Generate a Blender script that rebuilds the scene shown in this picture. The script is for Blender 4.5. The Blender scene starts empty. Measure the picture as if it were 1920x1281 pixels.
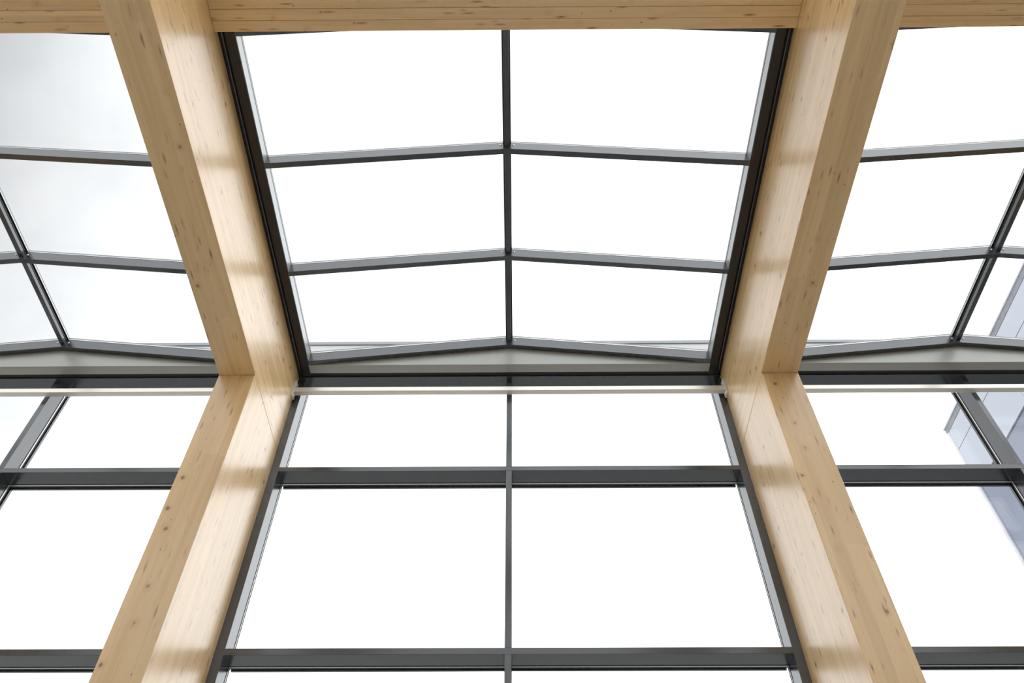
import bpy, math, random
from mathutils import Vector, Matrix
random.seed(7)
scene = bpy.context.scene
C = scene.collection
EYE = 1.6                                   # camera height above the floor

# ------------------------------------------------------------------ camera
F_PX, YAW, PITCH, ROLL = 1497.9, -0.4384, 50.566, 0.0555
cd = bpy.data.cameras.new('camera'); cam = bpy.data.objects.new('camera', cd); C.objects.link(cam)
yw, pt, rl = (math.radians(a) for a in (YAW, PITCH, ROLL))
fw = Vector((math.sin(yw)*math.cos(pt), math.cos(yw)*math.cos(pt), math.sin(pt)))
rt = Vector((math.cos(yw), -math.sin(yw), 0)); up = rt.cross(fw)
rt = (rt*math.cos(rl) + up*math.sin(rl)).normalized(); up = rt.cross(fw)
cam.matrix_world = Matrix(((rt.x, up.x, -fw.x, 0), (rt.y, up.y, -fw.y, 0), (rt.z, up.z, -fw.z, EYE), (0, 0, 0, 1)))
cd.sensor_width = 36; cd.lens = F_PX*36/1920; cd.clip_end = 500
scene.camera = cam

# ------------------------------------------------------------------ view, sky
vs = scene.view_settings
vs.view_transform = 'Standard'; vs.look = 'None'; vs.gamma = 1; vs.use_curve_mapping = False
vs.exposure = 0.55
SKY, TILT, CLOUD = 1.50, 0.35, 0.75      # mean brightness, brighter side, dark cloud bank
world = bpy.data.worlds.new('overcast_sky'); scene.world = world; world.use_nodes = True
nt = world.node_tree; nt.nodes.clear()
def N(nt, t, **kw):
    n = nt.nodes.new(t)
    for k, v in kw.items():
        setattr(n, k, v)
    return n
def math_node(nt, op, a, b=None, clamp=False):
    n = nt.nodes.new('ShaderNodeMath'); n.operation = op; n.use_clamp = clamp
    for s, v in ((0, a), (1, b)):
        if v is None: continue
        if isinstance(v, (int, float)): n.inputs[s].default_value = v
        else: nt.links.new(v, n.inputs[s])
    return n.outputs[0]
tc = N(nt, 'ShaderNodeTexCoord')
# thin overcast: brighter towards the neighbouring building, a darker cloud bank on the other side
def dotp(v):
    d = N(nt, 'ShaderNodeVectorMath', operation='DOT_PRODUCT'); d.inputs[1].default_value = Vector(v).normalized()
    nt.links.new(tc.outputs['Generated'], d.inputs[0]); return d.outputs['Value']
tilt = math_node(nt, 'MULTIPLY', dotp((1, 0.25, 0)), TILT)
bank = math_node(nt, 'POWER', math_node(nt, 'MAXIMUM', dotp((-0.62, 0.25, 0.74)), 0.0), 4.5)
cl = N(nt, 'ShaderNodeTexNoise'); cl.inputs['Scale'].default_value = 2.6; cl.inputs['Detail'].default_value = 5; cl.inputs['Roughness'].default_value = 0.5
nt.links.new(tc.outputs['Generated'], cl.inputs['Vector'])
clr = N(nt, 'ShaderNodeMapRange'); clr.inputs['From Min'].default_value = 0.3; clr.inputs['From Max'].default_value = 0.7
clr.inputs['To Min'].default_value = 1.25; clr.inputs['To Max'].default_value = 0.75
nt.links.new(cl.outputs['Fac'], clr.inputs['Value'])
bank = math_node(nt, 'MULTIPLY', math_node(nt, 'MULTIPLY', bank, CLOUD), clr.outputs['Result'])
s3 = math_node(nt, 'SUBTRACT', math_node(nt, 'ADD', tilt, SKY), bank)
bg = N(nt, 'ShaderNodeBackground'); bg.inputs['Color'].default_value = (0.955, 0.975, 1.0, 1)
nt.links.new(s3, bg.inputs['Strength'])
wo = N(nt, 'ShaderNodeOutputWorld'); nt.links.new(bg.outputs[0], wo.inputs['Surface'])

# ------------------------------------------------------------------ materials
def new_mat(name):
    m = bpy.data.materials.new(name); m.use_nodes = True
    nt = m.node_tree; b = nt.nodes['Principled BSDF']
    return m, nt, b
def simple(name, col, rough=0.5, metal=0.0, spec=0.5, noise=0.0, nscale=6.0):
    m, nt, b = new_mat(name)
    b.inputs['Roughness'].default_value = rough; b.inputs['Metallic'].default_value = metal
    b.inputs['Specular IOR Level'].default_value = spec
    tc = N(nt, 'ShaderNodeTexCoord'); n = N(nt, 'ShaderNodeTexNoise'); n.inputs['Scale'].default_value = nscale; n.inputs['Detail'].default_value = 4
    nt.links.new(tc.outputs['Object'], n.inputs['Vector'])
    mx = N(nt, 'ShaderNodeMix', data_type='RGBA')
    mx.inputs[6].default_value = (*[c*(1-noise) for c in col], 1); mx.inputs[7].default_value = (*[min(1, c*(1+noise)) for c in col], 1)
    nt.links.new(n.outputs['Fac'], mx.inputs[0]); nt.links.new(mx.outputs[2], b.inputs['Base Color'])
    return m

WOOD_LIGHT = (0.93, 0.645, 0.318)
WOOD_DARK = (0.65, 0.37, 0.125)
def wood(name, axis, tone=1.0):
    """spruce: grain and board joints run along the given object axis (0, 1, 2)"""
    m, nt, b = new_mat(name)
    b.inputs['Roughness'].default_value = 0.45; b.inputs['Specular IOR Level'].default_value = 0.5
    b.inputs['Coat Weight'].default_value = 1.0; b.inputs['Coat Roughness'].default_value = 0.27; b.inputs['Coat IOR'].default_value = 1.6
    L = nt.links.new
    tc = N(nt, 'ShaderNodeTexCoord'); oi = N(nt, 'ShaderNodeObjectInfo')
    sp = N(nt, 'ShaderNodeSeparateXYZ'); L(tc.outputs['Object'], sp.inputs[0])
    o = list(sp.outputs)
    order = {0: (0, 1, 2), 1: (1, 0, 2), 2: (2, 0, 1)}[axis]
    off = math_node(nt, 'MULTIPLY', oi.outputs['Random'], 37.0)
    lx = math_node(nt, 'ADD', o[order[0]], off)
    ly, lz = o[order[1]], o[order[2]]
    co = N(nt, 'ShaderNodeCombineXYZ'); L(lx, co.inputs[0]); L(ly, co.inputs[1]); L(lz, co.inputs[2])
    def scaled(sx, sy, sz):
        v = N(nt, 'ShaderNodeVectorMath', operation='MULTIPLY'); v.inputs[1].default_value = (sx, sy, sz); L(co.outputs[0], v.inputs[0]); return v.outputs[0]
    def noise(vec, scale, detail=3, dist=0.0):
        n = N(nt, 'ShaderNodeTexNoise'); n.inputs['Scale'].default_value = scale; n.inputs['Detail'].default_value = detail; n.inputs['Distortion'].default_value = dist
        L(vec, n.inputs['Vector']); return n.outputs['Fac']
    def mrange(v, a, b_, c=0.0, d=1.0):
        n = N(nt, 'ShaderNodeMapRange'); n.inputs[1].default_value = a; n.inputs[2].default_value = b_; n.inputs[3].default_value = c; n.inputs[4].default_value = d
        L(v, n.inputs[0]); return n.outputs[0]
    M = lambda op, a, b_=None, cl=False: math_node(nt, op, a, b_, cl)
    # board tint: three boards across the width, lamellae across the depth, random lengths
    bi = M('FLOOR', M('DIVIDE', ly, 0.112)); li = M('FLOOR', M('DIVIDE', lz, 0.045))
    shift = M('MULTIPLY', M('SINE', M('ADD', M('MULTIPLY', bi, 12.9), M('MULTIPLY', li, 7.3))), 3.0)
    ci = M('FLOOR', M('DIVIDE', M('ADD', lx, shift), 2.3))
    cb = N(nt, 'ShaderNodeCombineXYZ'); L(bi, cb.inputs[0]); L(li, cb.inputs[1]); L(ci, cb.inputs[2])
    wn = N(nt, 'ShaderNodeTexWhiteNoise'); L(cb.outputs[0], wn.inputs['Vector'])
    tint = mrange(wn.outputs['Value'], 0, 1, 0.90, 1.04)
    # broad grain figure and fine growth lines
    warp = noise(scaled(0.9, 5, 5), 1.0, 2)
    wv = N(nt, 'ShaderNodeVectorMath', operation='ADD'); L(scaled(0.35, 11, 11), wv.inputs[0])
    wc = N(nt, 'ShaderNodeCombineXYZ'); L(M('MULTIPLY', warp, 0.8), wc.inputs[1]); L(M('MULTIPLY', warp, 1.1), wc.inputs[2]); L(wc.outputs[0], wv.inputs[1])
    g1 = mrange(noise(wv.outputs[0], 1.6, 4, 0.6), 0.40, 0.68)
    g2 = mrange(noise(scaled(1.1, 120, 120), 1.0, 2), 0.45, 0.75)
    grain = M('ADD', M('MULTIPLY', g1, 0.34), M('MULTIPLY', g2, 0.22), True)
    # knots: sparse round spots
    def spots(vec, scale, r0, r1, gate):
        v = N(nt, 'ShaderNodeTexVoronoi'); v.inputs['Scale'].default_value = scale; L(vec, v.inputs['Vector'])
        s = N(nt, 'ShaderNodeSeparateColor'); L(v.outputs['Color'], s.inputs[0])
        a = mrange(v.outputs['Distance'], r0, r1, 1.0, 0.0)
        return M('MULTIPLY', a, M('GREATER_THAN', s.outputs[0], gate)), v.outputs['Distance'], s.outputs[0]
    k1, kd, ks = spots(scaled(1, 1.25, 1.25), 4.4, 0.055, 0.105, 0.42)
    k2, _, _ = spots(scaled(1, 1.3, 1.3), 9.0, 0.04, 0.085, 0.55)
    halo = M('MULTIPLY', mrange(kd, 0.05, 0.24, 1.0, 0.0), M('MULTIPLY', M('GREATER_THAN', ks, 0.42), 0.35))
    # short dark resin streaks along the grain
    k3, _, _ = spots(scaled(1.0, 6.0, 6.0), 4.6, 0.08, 0.30, 0.30)
    k3 = M('MULTIPLY', k3, mrange(noise(scaled(6, 30, 30), 1.0, 2), 0.42, 0.6))
    dark = M('MAXIMUM', M('MULTIPLY', k1, 0.95), M('MAXIMUM', M('MULTIPLY', k2, 0.85), M('MULTIPLY', k3, 0.95)), True)
    mx = N(nt, 'ShaderNodeMix', data_type='RGBA'); mx.inputs[6].default_value = (*[c*tone for c in WOOD_LIGHT], 1); mx.inputs[7].default_value = (*[c*tone for c in WOOD_DARK], 1)
    L(M('ADD', grain, halo, True), mx.inputs[0])
    mt = N(nt, 'ShaderNodeMix', data_type='RGBA', blend_type='MULTIPLY'); mt.inputs[0].default_value = 1; L(mx.outputs[2], mt.inputs[6]); L(tint, mt.inputs[7])
    mk = N(nt, 'ShaderNodeMix', data_type='RGBA'); mk.inputs[7].default_value = (0.27, 0.11, 0.035, 1); L(dark, mk.inputs[0]); L(mt.outputs[2], mk.inputs[6])
    L(mk.outputs[2], b.inputs['Base Color'])
    bp = N(nt, 'ShaderNodeBump'); bp.inputs['Strength'].default_value = 0.12; bp.inputs['Distance'].default_value = 0.002; L(g2, bp.inputs['Height']); L(bp.outputs[0], b.inputs['Normal'])
    return m
wood_m = {a: wood('spruce_glulam_' + 'xyz'[a], a) for a in range(3)}

def glass_mat(name, tint=(0.98, 0.985, 0.985)):
    m = bpy.data.materials.new(name); m.use_nodes = True
    nt = m.node_tree; nt.nodes.clear()
    tr = N(nt, 'ShaderNodeBsdfTransparent'); tr.inputs['Color'].default_value = (*tint, 1)
    gl = N(nt, 'ShaderNodeBsdfGlossy'); gl.inputs['Roughness'].default_value = 0.0
    lw = N(nt, 'ShaderNodeLayerWeight'); lw.inputs['Blend'].default_value = 0.5
    fr = math_node(nt, 'ADD', math_node(nt, 'MULTIPLY', math_node(nt, 'POWER', lw.outputs['Facing'], 5.0), 0.9), 0.02)
    mx = N(nt, 'ShaderNodeMixShader'); nt.links.new(fr, mx.inputs[0]); nt.links.new(tr.outputs[0], mx.inputs[1]); nt.links.new(gl.outputs[0], mx.inputs[2])
    o = N(nt, 'ShaderNodeOutputMaterial'); nt.links.new(mx.outputs[0], o.inputs['Surface'])
    return m
M_GLASS = glass_mat('clear_glass')
M_METAL = simple('anthracite_powder_coat', (0.033, 0.040, 0.047), 0.22, 0.0, noise=0.06, nscale=9)
M_METAL.node_tree.nodes['Principled BSDF'].inputs['IOR'].default_value = 1.92
M_RAIL = simple('black_frame_coat', (0.035, 0.033, 0.032), 0.38, 0.3, noise=0.1)
M_LIT_REVEAL = simple('lit_reveal_tone', (0.42, 0.45, 0.46), 0.3, 0.3)  # pale tone paints sky light on the inner faces of the roof rails
M_BLACK = simple('black_rubber_and_gap_shade', (0.015, 0.015, 0.016), 0.6)  # rubber seals; also the painted shade of the soffit slot
M_SPACER = simple('aluminium_spacer', (0.85, 0.85, 0.83), 0.35, 0.6)
M_BOLT = simple('zinc_bolt', (0.75, 0.76, 0.77), 0.3, 0.9)
M_PANEL = simple('grey_sheet_metal', (0.40, 0.41, 0.385), 0.35, 0.2, noise=0.03)
M_TUBE = simple('cream_painted_steel', (0.95, 0.93, 0.85), 0.3, 0.35, noise=0.03)
M_PLATE = simple('galvanised_plate', (0.82, 0.83, 0.77), 0.4, 0.2, noise=0.05)
M_FLOOR = simple('pale_screed', (0.48, 0.47, 0.45), 0.6, noise=0.05, nscale=1.5)
M_PLASTER = simple('pale_grey_plaster', (0.52, 0.51, 0.49), 0.8, noise=0.02)
M_GROUND = simple('concrete_paving', (0.30, 0.30, 0.29), 0.8, noise=0.1, nscale=0.5)
M_COPING = simple('grey_coping', (0.32, 0.34, 0.36), 0.45, 0.3, noise=0.05)
M_UPSTAND = simple('pale_upstand_sheet', (0.62, 0.65, 0.66), 0.5, noise=0.03)
M_CLAD = simple('pale_cladding', (0.58, 0.62, 0.69), 0.5, noise=0.03, nscale=2)
M_CLAD_TRIM = simple('pale_corner_trim', (0.74, 0.74, 0.80), 0.5)
M_BCOP = simple('weathered_coping', (0.30, 0.31, 0.34), 0.6, noise=0.35, nscale=14)
M_BGLASS = simple('tinted_window_glass', (0.27, 0.30, 0.385), 0.08, 0.35, noise=0.15, nscale=0.7)
M_BFRAME = simple('slate_window_frame', (0.16, 0.17, 0.20), 0.45)

# ------------------------------------------------------------------ builders
def obj(name, verts, faces, mat, parent=None, bevel=0.0, loc=None):
    me = bpy.data.meshes.new(name); me.from_pydata(verts, [], faces); me.update()
    me.materials.append(mat)
    o = bpy.data.objects.new(name, me); C.objects.link(o)
    if loc is not None: o.location = loc
    if parent is not None:
        o.parent = parent
        o.matrix_parent_inverse = Matrix.Translation(-Vector(parent.location))
    if bevel:
        md = o.modifiers.new('bevel', 'BEVEL'); md.width = bevel; md.segments = 2; md.limit_method = 'ANGLE'
    return o
BOXF = [(0, 3, 2, 1), (4, 5, 6, 7), (0, 1, 5, 4), (1, 2, 6, 5), (2, 3, 7, 6), (3, 0, 4, 7)]
def boxv(x0, x1, y0, y1, z0, z1):
    return [(x0, y0, z0), (x1, y0, z0), (x1, y1, z0), (x0, y1, z0), (x0, y0, z1), (x1, y0, z1), (x1, y1, z1), (x0, y1, z1)]
def merge(vlists, flists):
    V, Fs = [], []
    for v, f in zip(vlists, flists):
        k = len(V); V += v; Fs += [tuple(i+k for i in q) for q in f]
    return V, Fs
def box(name, x0, x1, y0, y1, z0, z1, mat, parent=None, bevel=0.0):
    """box in eye-relative height; origin in its centre"""
    c = Vector(((x0+x1)/2, (y0+y1)/2, (z0+z1)/2 + EYE))
    a, b_, h = (x1-x0)/2, (y1-y0)/2, (z1-z0)/2
    return obj(name, boxv(-a, a, -b_, b_, -h, h), BOXF, mat, parent, bevel, c)
def slab(name, x0, x1, y0, y1, h0, h1, zf, mat, parent=None, bevel=0.0):
    """box whose underside follows the roof slope zf(x)"""
    c = Vector(((x0+x1)/2, (y0+y1)/2, zf((x0+x1)/2) + EYE))
    return obj(name, slabv(x0, x1, y0, y1, h0, h1, zf, c), BOXF, mat, parent, bevel, c)
def slabv(x0, x1, y0, y1, h0, h1, zf, c):
    a, b_ = zf(x0)+EYE-c.z, zf(x1)+EYE-c.z
    x0 -= c.x; x1 -= c.x; y0 -= c.y; y1 -= c.y
    return [(x0, y0, a+h0), (x1, y0, b_+h0), (x1, y1, b_+h0), (x0, y1, a+h0), (x0, y0, a+h1), (x1, y0, b_+h1), (x1, y1, b_+h1), (x0, y1, a+h1)]
def slab_ring(name, x0, x1, y0, y1, t, h0, h1, zf, mat, parent):
    c = Vector(((x0+x1)/2, (y0+y1)/2, zf((x0+x1)/2) + EYE))
    parts = [(x0, x1, y0, y0+t), (x0, x1, y1-t, y1), (x0, x0+t, y0+t, y1-t), (x1-t, x1, y0+t, y1-t)]
    V, Fs = merge([slabv(*q, h0, h1, zf, c) for q in parts], [BOXF]*4)
    return obj(name, V, Fs, mat, parent, 0, c)
def wall_ring(name, x0, x1, z0, z1, t, y0, y1, mat, parent):
    c = Vector(((x0+x1)/2, (y0+y1)/2, (z0+z1)/2 + EYE))
    parts = [(x0, x1, z0, z0+t), (x0, x1, z1-t, z1), (x0, x0+t, z0+t, z1-t), (x1-t, x1, z0+t, z1-t)]
    V, Fs = merge([boxv(a-c.x, b_-c.x, y0-c.y, y1-c.y, p-c.z+EYE, q-c.z+EYE) for a, b_, p, q in parts], [BOXF]*4)
    return obj(name, V, Fs, mat, parent, 0, c)
def tag(o, label, cat, group=None, kind=None):
    o['label'] = label; o['category'] = cat
    if group: o['group'] = group
    if kind: o['kind'] = kind
    return o
def empty(name, loc):
    o = bpy.data.objects.new(name, None); C.objects.link(o); o.location = loc; o.empty_display_size = 0.2
    return o
def dome(name, c, r, mat, parent, axis):
    """small domed bolt head, looking along -y (axis 'y') or +-x"""
    V, Fs = [], []
    n = 10
    for (rr, h) in ((r, 0.0), (r*0.92, r*0.35), (r*0.55, r*0.62)):
        for k in range(n):
            a = 2*math.pi*k/n; V.append((rr*math.cos(a), -h, rr*math.sin(a)))
    V.append((0, -r*0.7, 0))
    for j in (0, 1):
        for k in range(n):
            Fs.append((j*n+k, j*n+(k+1) % n, (j+1)*n+(k+1) % n, (j+1)*n+k))
    for k in range(n): Fs.append((2*n+k, 2*n+(k+1) % n, 3*n))
    if axis == '+x': V = [(-y, x, z) for x, y, z in V]
    if axis == '-x': V = [(y, -x, z) for x, y, z in V]
    o = obj(name, V, Fs, mat, parent, 0, Vector(c))
    for p in o.data.polygons: p.use_smooth = True
    return o

# ------------------------------------------------------------------ measures (metres, heights above the eye)
XC, W, CW = -0.0685, 4.6, 0.3118            # middle bay centre, bay width, timber width
YD, YF = 4.515, 5.448                       # front and back of the columns
ZR, ZF = 5.061, 6.044                       # underside of rafters, underside of the roof frames
RISE, RX = 0.246, 2.0145                    # ridge above the eaves; half width between the side rails
WX = W/2 - CW/2                             # half width between the timbers
YB = -5.0                                   # back wall
ZFLOOR = -EYE
bays = [XC-W, XC, XC+W]
NEAR = ['the bay farthest from the neighbouring building', 'the middle bay', 'the bay looking onto the neighbouring building']

# ------------------------------------------------------------------ setting
XL, XR = XC-1.5*W-CW/2, XC+1.5*W+CW/2
def struct(o, label, cat):
    return tag(o, label, cat, kind='structure')
struct(box('ground', -60, 60, -40, 80, ZFLOOR-0.5, ZFLOOR-0.15, M_GROUND), 'grey paved ground around the glazed hall', 'ground')
struct(box('floor', XL, XR, YB, YF+0.25, ZFLOOR-0.15, ZFLOOR, M_FLOOR), 'pale screed floor of the glazed hall', 'floor')
struct(box('wall_back', XL, XR, YB-0.2, YB, ZFLOOR, ZF+0.45, M_PLASTER), 'pale grey plaster wall opposite the glass front', 'wall')
struct(box('wall_left', XL-0.225, XL-0.025, YB-0.2, YF, ZFLOOR, ZF+0.16, M_PLASTER), 'pale grey plaster end wall farthest from the neighbouring building', 'wall')
struct(box('wall_right', XR+0.025, XR+0.225, YB-0.2, YF, ZFLOOR, ZF+0.16, M_PLASTER), 'pale grey plaster end wall beside the neighbouring building', 'wall')

# ------------------------------------------------------------------ timber frame
post = ['against the end wall farthest from the neighbouring building', 'between the middle bay and the bay farthest from the neighbouring building',
        'between the middle bay and the bay looking onto the neighbouring building', 'against the end wall beside the neighbouring building']
for k in range(4):
    x = XC + (k-1.5)*W
    o = box('glulam_column', x-CW/2, x+CW/2, YD, YF, ZFLOOR, ZR-0.004, wood_m[2], None, 0.004)
    tag(o, 'pale spruce column ' + post[k], 'column', 'timber columns along the glass front', 'thing')
    o = box('glulam_rafter', x-CW/2, x+CW/2, YB, YF, ZR, ZF+0.155, wood_m[1], None, 0.004)
    tag(o, 'deep spruce roof beam ' + post[k], 'beam', 'timber rafters under the glass roof', 'thing')
BY0, BY1, BZ = 1.56, 1.966, 6.000
nl = 5
for k, xb in enumerate(bays):
    e = empty('timber_crossbeam', (xb, (BY0+BY1)/2, BZ+EYE))
    tag(e, 'layered spruce crossbeam spanning ' + NEAR[k] + ' between the rafters', 'beam', 'timber crossbeams between the rafters', 'thing')
    t = (BY1-BY0)/nl
    for j in range(nl):
        dz = random.uniform(-0.0015, 0.0015)
        box('lamella', xb-WX+0.001, xb+WX-0.001, BY0+j*t, BY0+(j+1)*t-0.0015, BZ+dz, BZ+0.5, wood_m[0], e, 0.003)

# ------------------------------------------------------------------ glass front
MW, MD = 0.051, 0.163                        # bar width, depth of the bars behind their face
T_TOP = [4.853, 3.094, 1.335, -0.424]        # tops of the transoms
T_H = 0.051
HEAD0, HEAD1 = 6.034, 6.15
SX = 2.075                                   # inner edge of the side mullions
YG = YF + MD                                 # back of the bars
for k, xb in enumerate(bays):
    w = empty('window_%d' % (k+1), (xb, YF, 0))
    struct(w, 'tall dark-framed glass front below the roof in ' + NEAR[k], 'window')
    for s in (-1, 1):
        a, b_ = sorted((xb+s*SX, xb+s*(WX+0.06)))
        box('side_mullion', a, b_, YF+0.0005, YG, ZFLOOR, HEAD0, M_METAL, w, 0.002)
    box('head_rail', xb-WX+0.001, xb+WX-0.001, YF-0.026, YG, HEAD0, HEAD1, M_METAL, w, 0.002)
    box('sill_rail', xb-SX, xb+SX, YF, YG, ZFLOOR, ZFLOOR+0.12, M_METAL, w, 0.002)
    tops = [HEAD0 + T_H] + T_TOP + [ZFLOOR+0.12]
    for z in T_TOP:
        box('transom', xb-SX, xb+SX, YF, YG, z-T_H, z, M_METAL, w, 0.0015)
    for r in range(len(T_TOP)+1):
        zt, zb = tops[r]-T_H, tops[r+1]
        box('mullion', xb-MW/2, xb+MW/2, YF, YG, zb, zt, M_METAL, w, 0.0015)
        for s in (-1, 1):
            a, b_ = sorted((xb+s*MW/2, xb+s*SX))
            p = box('pane', a-0.016, b_+0.016, YG+0.040, YG+0.066, zb-0.016, zt+0.016, M_GLASS, w)
            wall_ring('seal', a-0.016, b_+0.016, zb-0.016, zt+0.016, 0.018, YG, YG+0.010, M_BLACK, p)
            wall_ring('spacer_bar', a-0.016, b_+0.016, zb-0.016, zt+0.016, 0.0165, YG+0.010, YG+0.026, M_SPACER, p)
            wall_ring('edge_seal', a-0.016, b_+0.016, zb-0.016, zt+0.016, 0.018, YG+0.026, YG+0.040, M_BLACK, p)
    # outside cover caps
    box('cover_cap', xb-MW/2, xb+MW/2, YG+0.066, YG+0.09, ZFLOOR, HEAD1, M_METAL, w)
    for z in T_TOP:
        box('cover_cap', xb-SX, xb+SX, YG+0.067, YG+0.085, z-T_H, z, M_METAL, w)

# ------------------------------------------------------------------ glass roof
PH, PW = 0.115, 0.050                         # height and width of the roof bars
G0 = PH + 0.034                               # underside of the glass above the slope line
def roof_window(name, xb, ys, label):
    w = empty(name, (xb, ys[0], ZF+EYE))
    struct(w, label, 'window')
    zf = lambda x: ZF + RISE*max(0.0, 1-abs(x-xb)/RX)
    y0, y1 = ys[0], ys[-1]+PW
    yend = y1 + (0.15 if y1 > 5 else 0)
    for s in (-1, 1):
        a, b_ = sorted((xb+s*RX, xb+s*(RX+0.074)))
        box('side_rail', a, b_, y0, yend, ZF, ZF+PH, M_RAIL, w, 0.002)
        a, b_ = sorted((xb+s*(RX-0.005), xb+s*RX))
        box('lit_reveal_strip', a, b_, y0, yend-0.02, ZF+0.008, ZF+PH, M_LIT_REVEAL, w)  # added pale strip: the lit inner face of the rail, put into colour
        a, b_ = sorted((xb+s*(RX+0.074), xb+s*(WX-0.0005)))
        box('rail_seal', a, b_, y0, yend, ZF+0.022, ZF+PH, M_BLACK, w)
        a, b_ = sorted((xb+s*(RX+0.090), xb+s*(RX+0.100)))
        box('rail_lip', a, b_, y0, yend, ZF, ZF+0.022, M_METAL, w)
    for i, y in enumerate(ys):
        for s in (-1, 1):
            a, b_ = sorted((xb, xb+s*RX))
            p = slab('purlin', a, b_, y, y+PW, 0, PH, zf, M_METAL, w, 0.0015)
            dome('bolt', (xb+s*0.055, y-0.0002, zf(xb)+0.062+EYE), 0.0105, M_BOLT, p, 'y')
    for i in range(len(ys)-1):
        ya, yb = ys[i]+PW, ys[i+1]
        zc = ZF+RISE
        r = box('ridge_bar', xb-0.023, xb+0.023, ya, yb, zc+0.042, zc+0.082, M_METAL, w, 0.0015)
        box('ridge_web', xb-0.016, xb+0.016, ya, yb, zc+0.082, zc+0.092, M_BLACK, r)
        box('ridge_upper', xb-0.023, xb+0.023, ya, yb, zc+0.092, zc+0.122, M_METAL, r)
        for s in (-1, 1):
            a, b_ = sorted((xb+s*0.016, xb+s*(RX+0.012)))
            p = slab('pane', a, b_, ya-0.02, yb+0.02, G0, G0+0.026, zf, M_GLASS, w)
            slab_ring('seal', a, b_, ya-0.02, yb+0.02, 0.0185, PH, PH+0.007, zf, M_BLACK, p)
            slab_ring('spacer_bar', a, b_, ya-0.02, yb+0.02, 0.017, PH+0.007, PH+0.021, zf, M_SPACER, p)
            slab_ring('edge_seal', a, b_, ya-0.02, yb+0.02, 0.0185, PH+0.021, G0, zf, M_COPING, p)
    return w
front_y = [1.963, 3.048, 4.134, 5.213]
rear_y = [YB+0.02 + i*(1.50-YB-0.02)/6 for i in range(7)]
for k, xb in enumerate(bays):
    roof_window('window_%d' % (k+4), xb, front_y, 'low gabled roof glazing between the crossbeam and the glass front of ' + NEAR[k])
for k, xb in enumerate(bays):
    roof_window('window_%d' % (k+7), xb, rear_y, 'low gabled roof glazing between the crossbeam and the back wall of ' + NEAR[k])

# ------------------------------------------------------------------ gable fascias, parapet outside
for k, xb in enumerate(bays):
    e = empty('gable_fascia', (xb, 5.27, ZF+EYE))
    tag(e, 'grey triangular sheet-metal fascia above the glass front of ' + NEAR[k], 'fascia', 'gable fascias under the roof glazing', 'thing')
    y0, y1 = 5.2665, 5.282
    a = RX
    z0, z1 = ZF-0.002, ZF+0.02
    V = [(-a, y0-5.27, 0.0), (a, y0-5.27, 0.0), (a, y0-5.27, 0.03), (0, y0-5.27, RISE+0.03), (-a, y0-5.27, 0.03)]
    V += [(x, y1-5.27, z) for x, y, z in V]
    Fs = [(0, 1, 2, 3, 4), (9, 8, 7, 6, 5)] + [(i, i+5, (i+1) % 5+5, (i+1) % 5) for i in range(5)]
    obj('gable_panel', V, Fs, M_PANEL, e, 0, Vector((xb, 5.27, ZF+EYE)))
    box('soffit_panel', xb-RX, xb+RX, 5.282, 5.374, ZF, ZF+0.012, M_PANEL, e, 0.001)
    box('gap_shade_strip', xb-RX-0.1, xb+RX+0.1, 5.374, 5.4215, ZF+0.004, ZF+0.012, M_BLACK, e)  # black strip painted in for the shade inside the slot
e = empty('parapet', (XC, 5.36, ZF+EYE))
tag(e, 'pale sheet-metal parapet outside along the eaves with a grey coping', 'parapet', None, 'thing')
box('upstand', XL, XR, 5.37, 5.60, ZF+0.16, 6.475, M_UPSTAND, e)
box('coping', XL-0.02, XR+0.02, 5.355, 5.64, 6.475, 6.522, M_COPING, e, 0.004)

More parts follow.
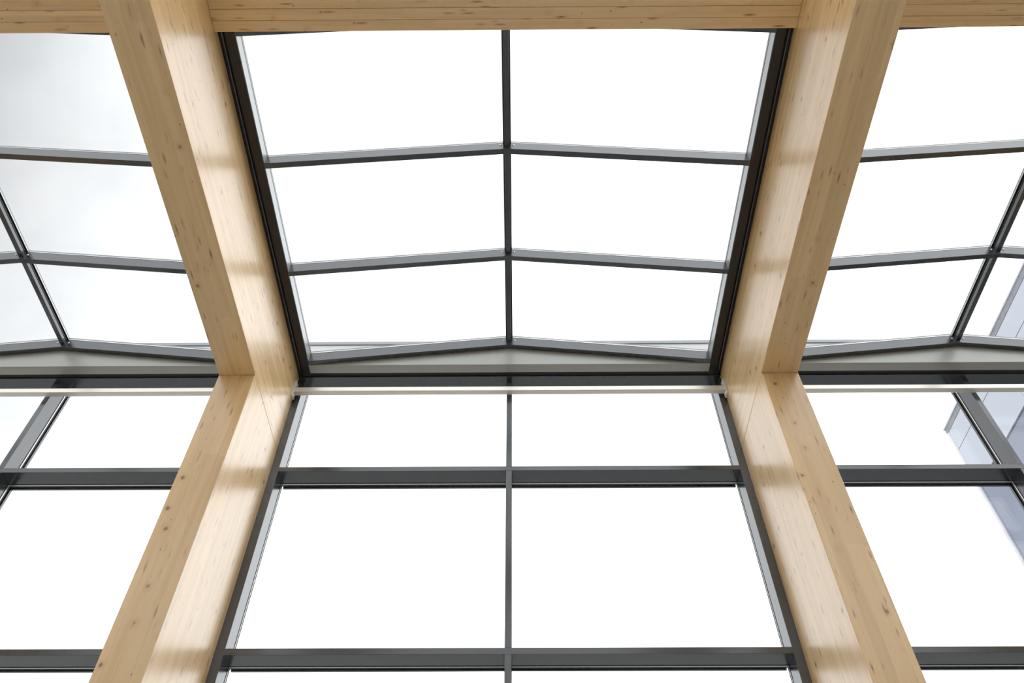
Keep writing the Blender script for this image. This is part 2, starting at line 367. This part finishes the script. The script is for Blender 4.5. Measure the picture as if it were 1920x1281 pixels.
# ------------------------------------------------------------------ tie tubes in front of the glass
TY0, TY1, TZ0, TZ1 = 5.362, 5.421, 5.765, 5.823
for k, xb in enumerate(bays):
    e = empty('tie_tube', (xb, (TY0+TY1)/2, TZ0+EYE))
    tag(e, 'cream steel tube under the glazed roof in ' + NEAR[k], 'tube', 'steel tubes between the timber columns', 'thing')
    box('tube', xb-WX+0.022, xb+WX-0.022, TY0, TY1, TZ0, TZ1, M_TUBE, e, 0.004)
    for s in (-1, 1):
        a, b_ = sorted((xb+s*WX, xb+s*(WX-0.022)))
        p = box('end_plate', a, b_, 5.358, 5.432, 5.712, 5.925, M_PLATE, e, 0.002)
        for z in (5.735, 5.888):
            dome('bolt', (xb+s*(WX-0.022), 5.393, z+EYE), 0.011, M_BOLT, p, '-x' if s > 0 else '+x')

# ------------------------------------------------------------------ neighbouring building
BX, BYC, BTOP = 12.0, 16.22, 15.76
e = empty('neighbouring_building', (BX, BYC, ZFLOOR-0.15+EYE))
tag(e, 'tall building with pale panel band over dark glazing outside the hall', 'building', None, 'thing')
Y_END = 7.0
box('wall', BX+0.06, BX+9, Y_END, BYC-0.02, ZFLOOR-0.15, BTOP-0.22, M_BFRAME, e)
box('coping', BX-0.03, BX+9, Y_END, BYC+0.03, BTOP-0.05, BTOP, M_CLAD_TRIM, e)
box('coping_fascia', BX-0.005, BX+0.06, Y_END, BYC, BTOP-0.225, BTOP-0.05, M_BCOP, e)
box('corner_trim', BX-0.005, BX+0.09, BYC-0.10, BYC, ZFLOOR-0.15, BTOP-0.225, M_CLAD_TRIM, e)
rows = [(14.885, BTOP-0.225), (13.62, 14.885)]
L0 = BYC-0.10
ncol = 3
for (z0, z1) in rows:
    for j in range(ncol):
        ya = L0-(j+1)*(L0-Y_END)/ncol; yb = L0-j*(L0-Y_END)/ncol
        box('cladding_panel', BX, BX+0.06, ya+0.006, yb-0.006, z0+0.012, z1-0.012, M_CLAD, e)
z = 13.62
while z > 0:
    z0 = z-2.4
    for j in range(6):
        ya = L0-(j+1)*(L0-Y_END)/6; yb = L0-j*(L0-Y_END)/6
        box('window_pane', BX+0.03, BX+0.058, ya+0.03, yb-0.03, z0+0.03, z-0.03, M_BGLASS, e)
    z = z0-0.02
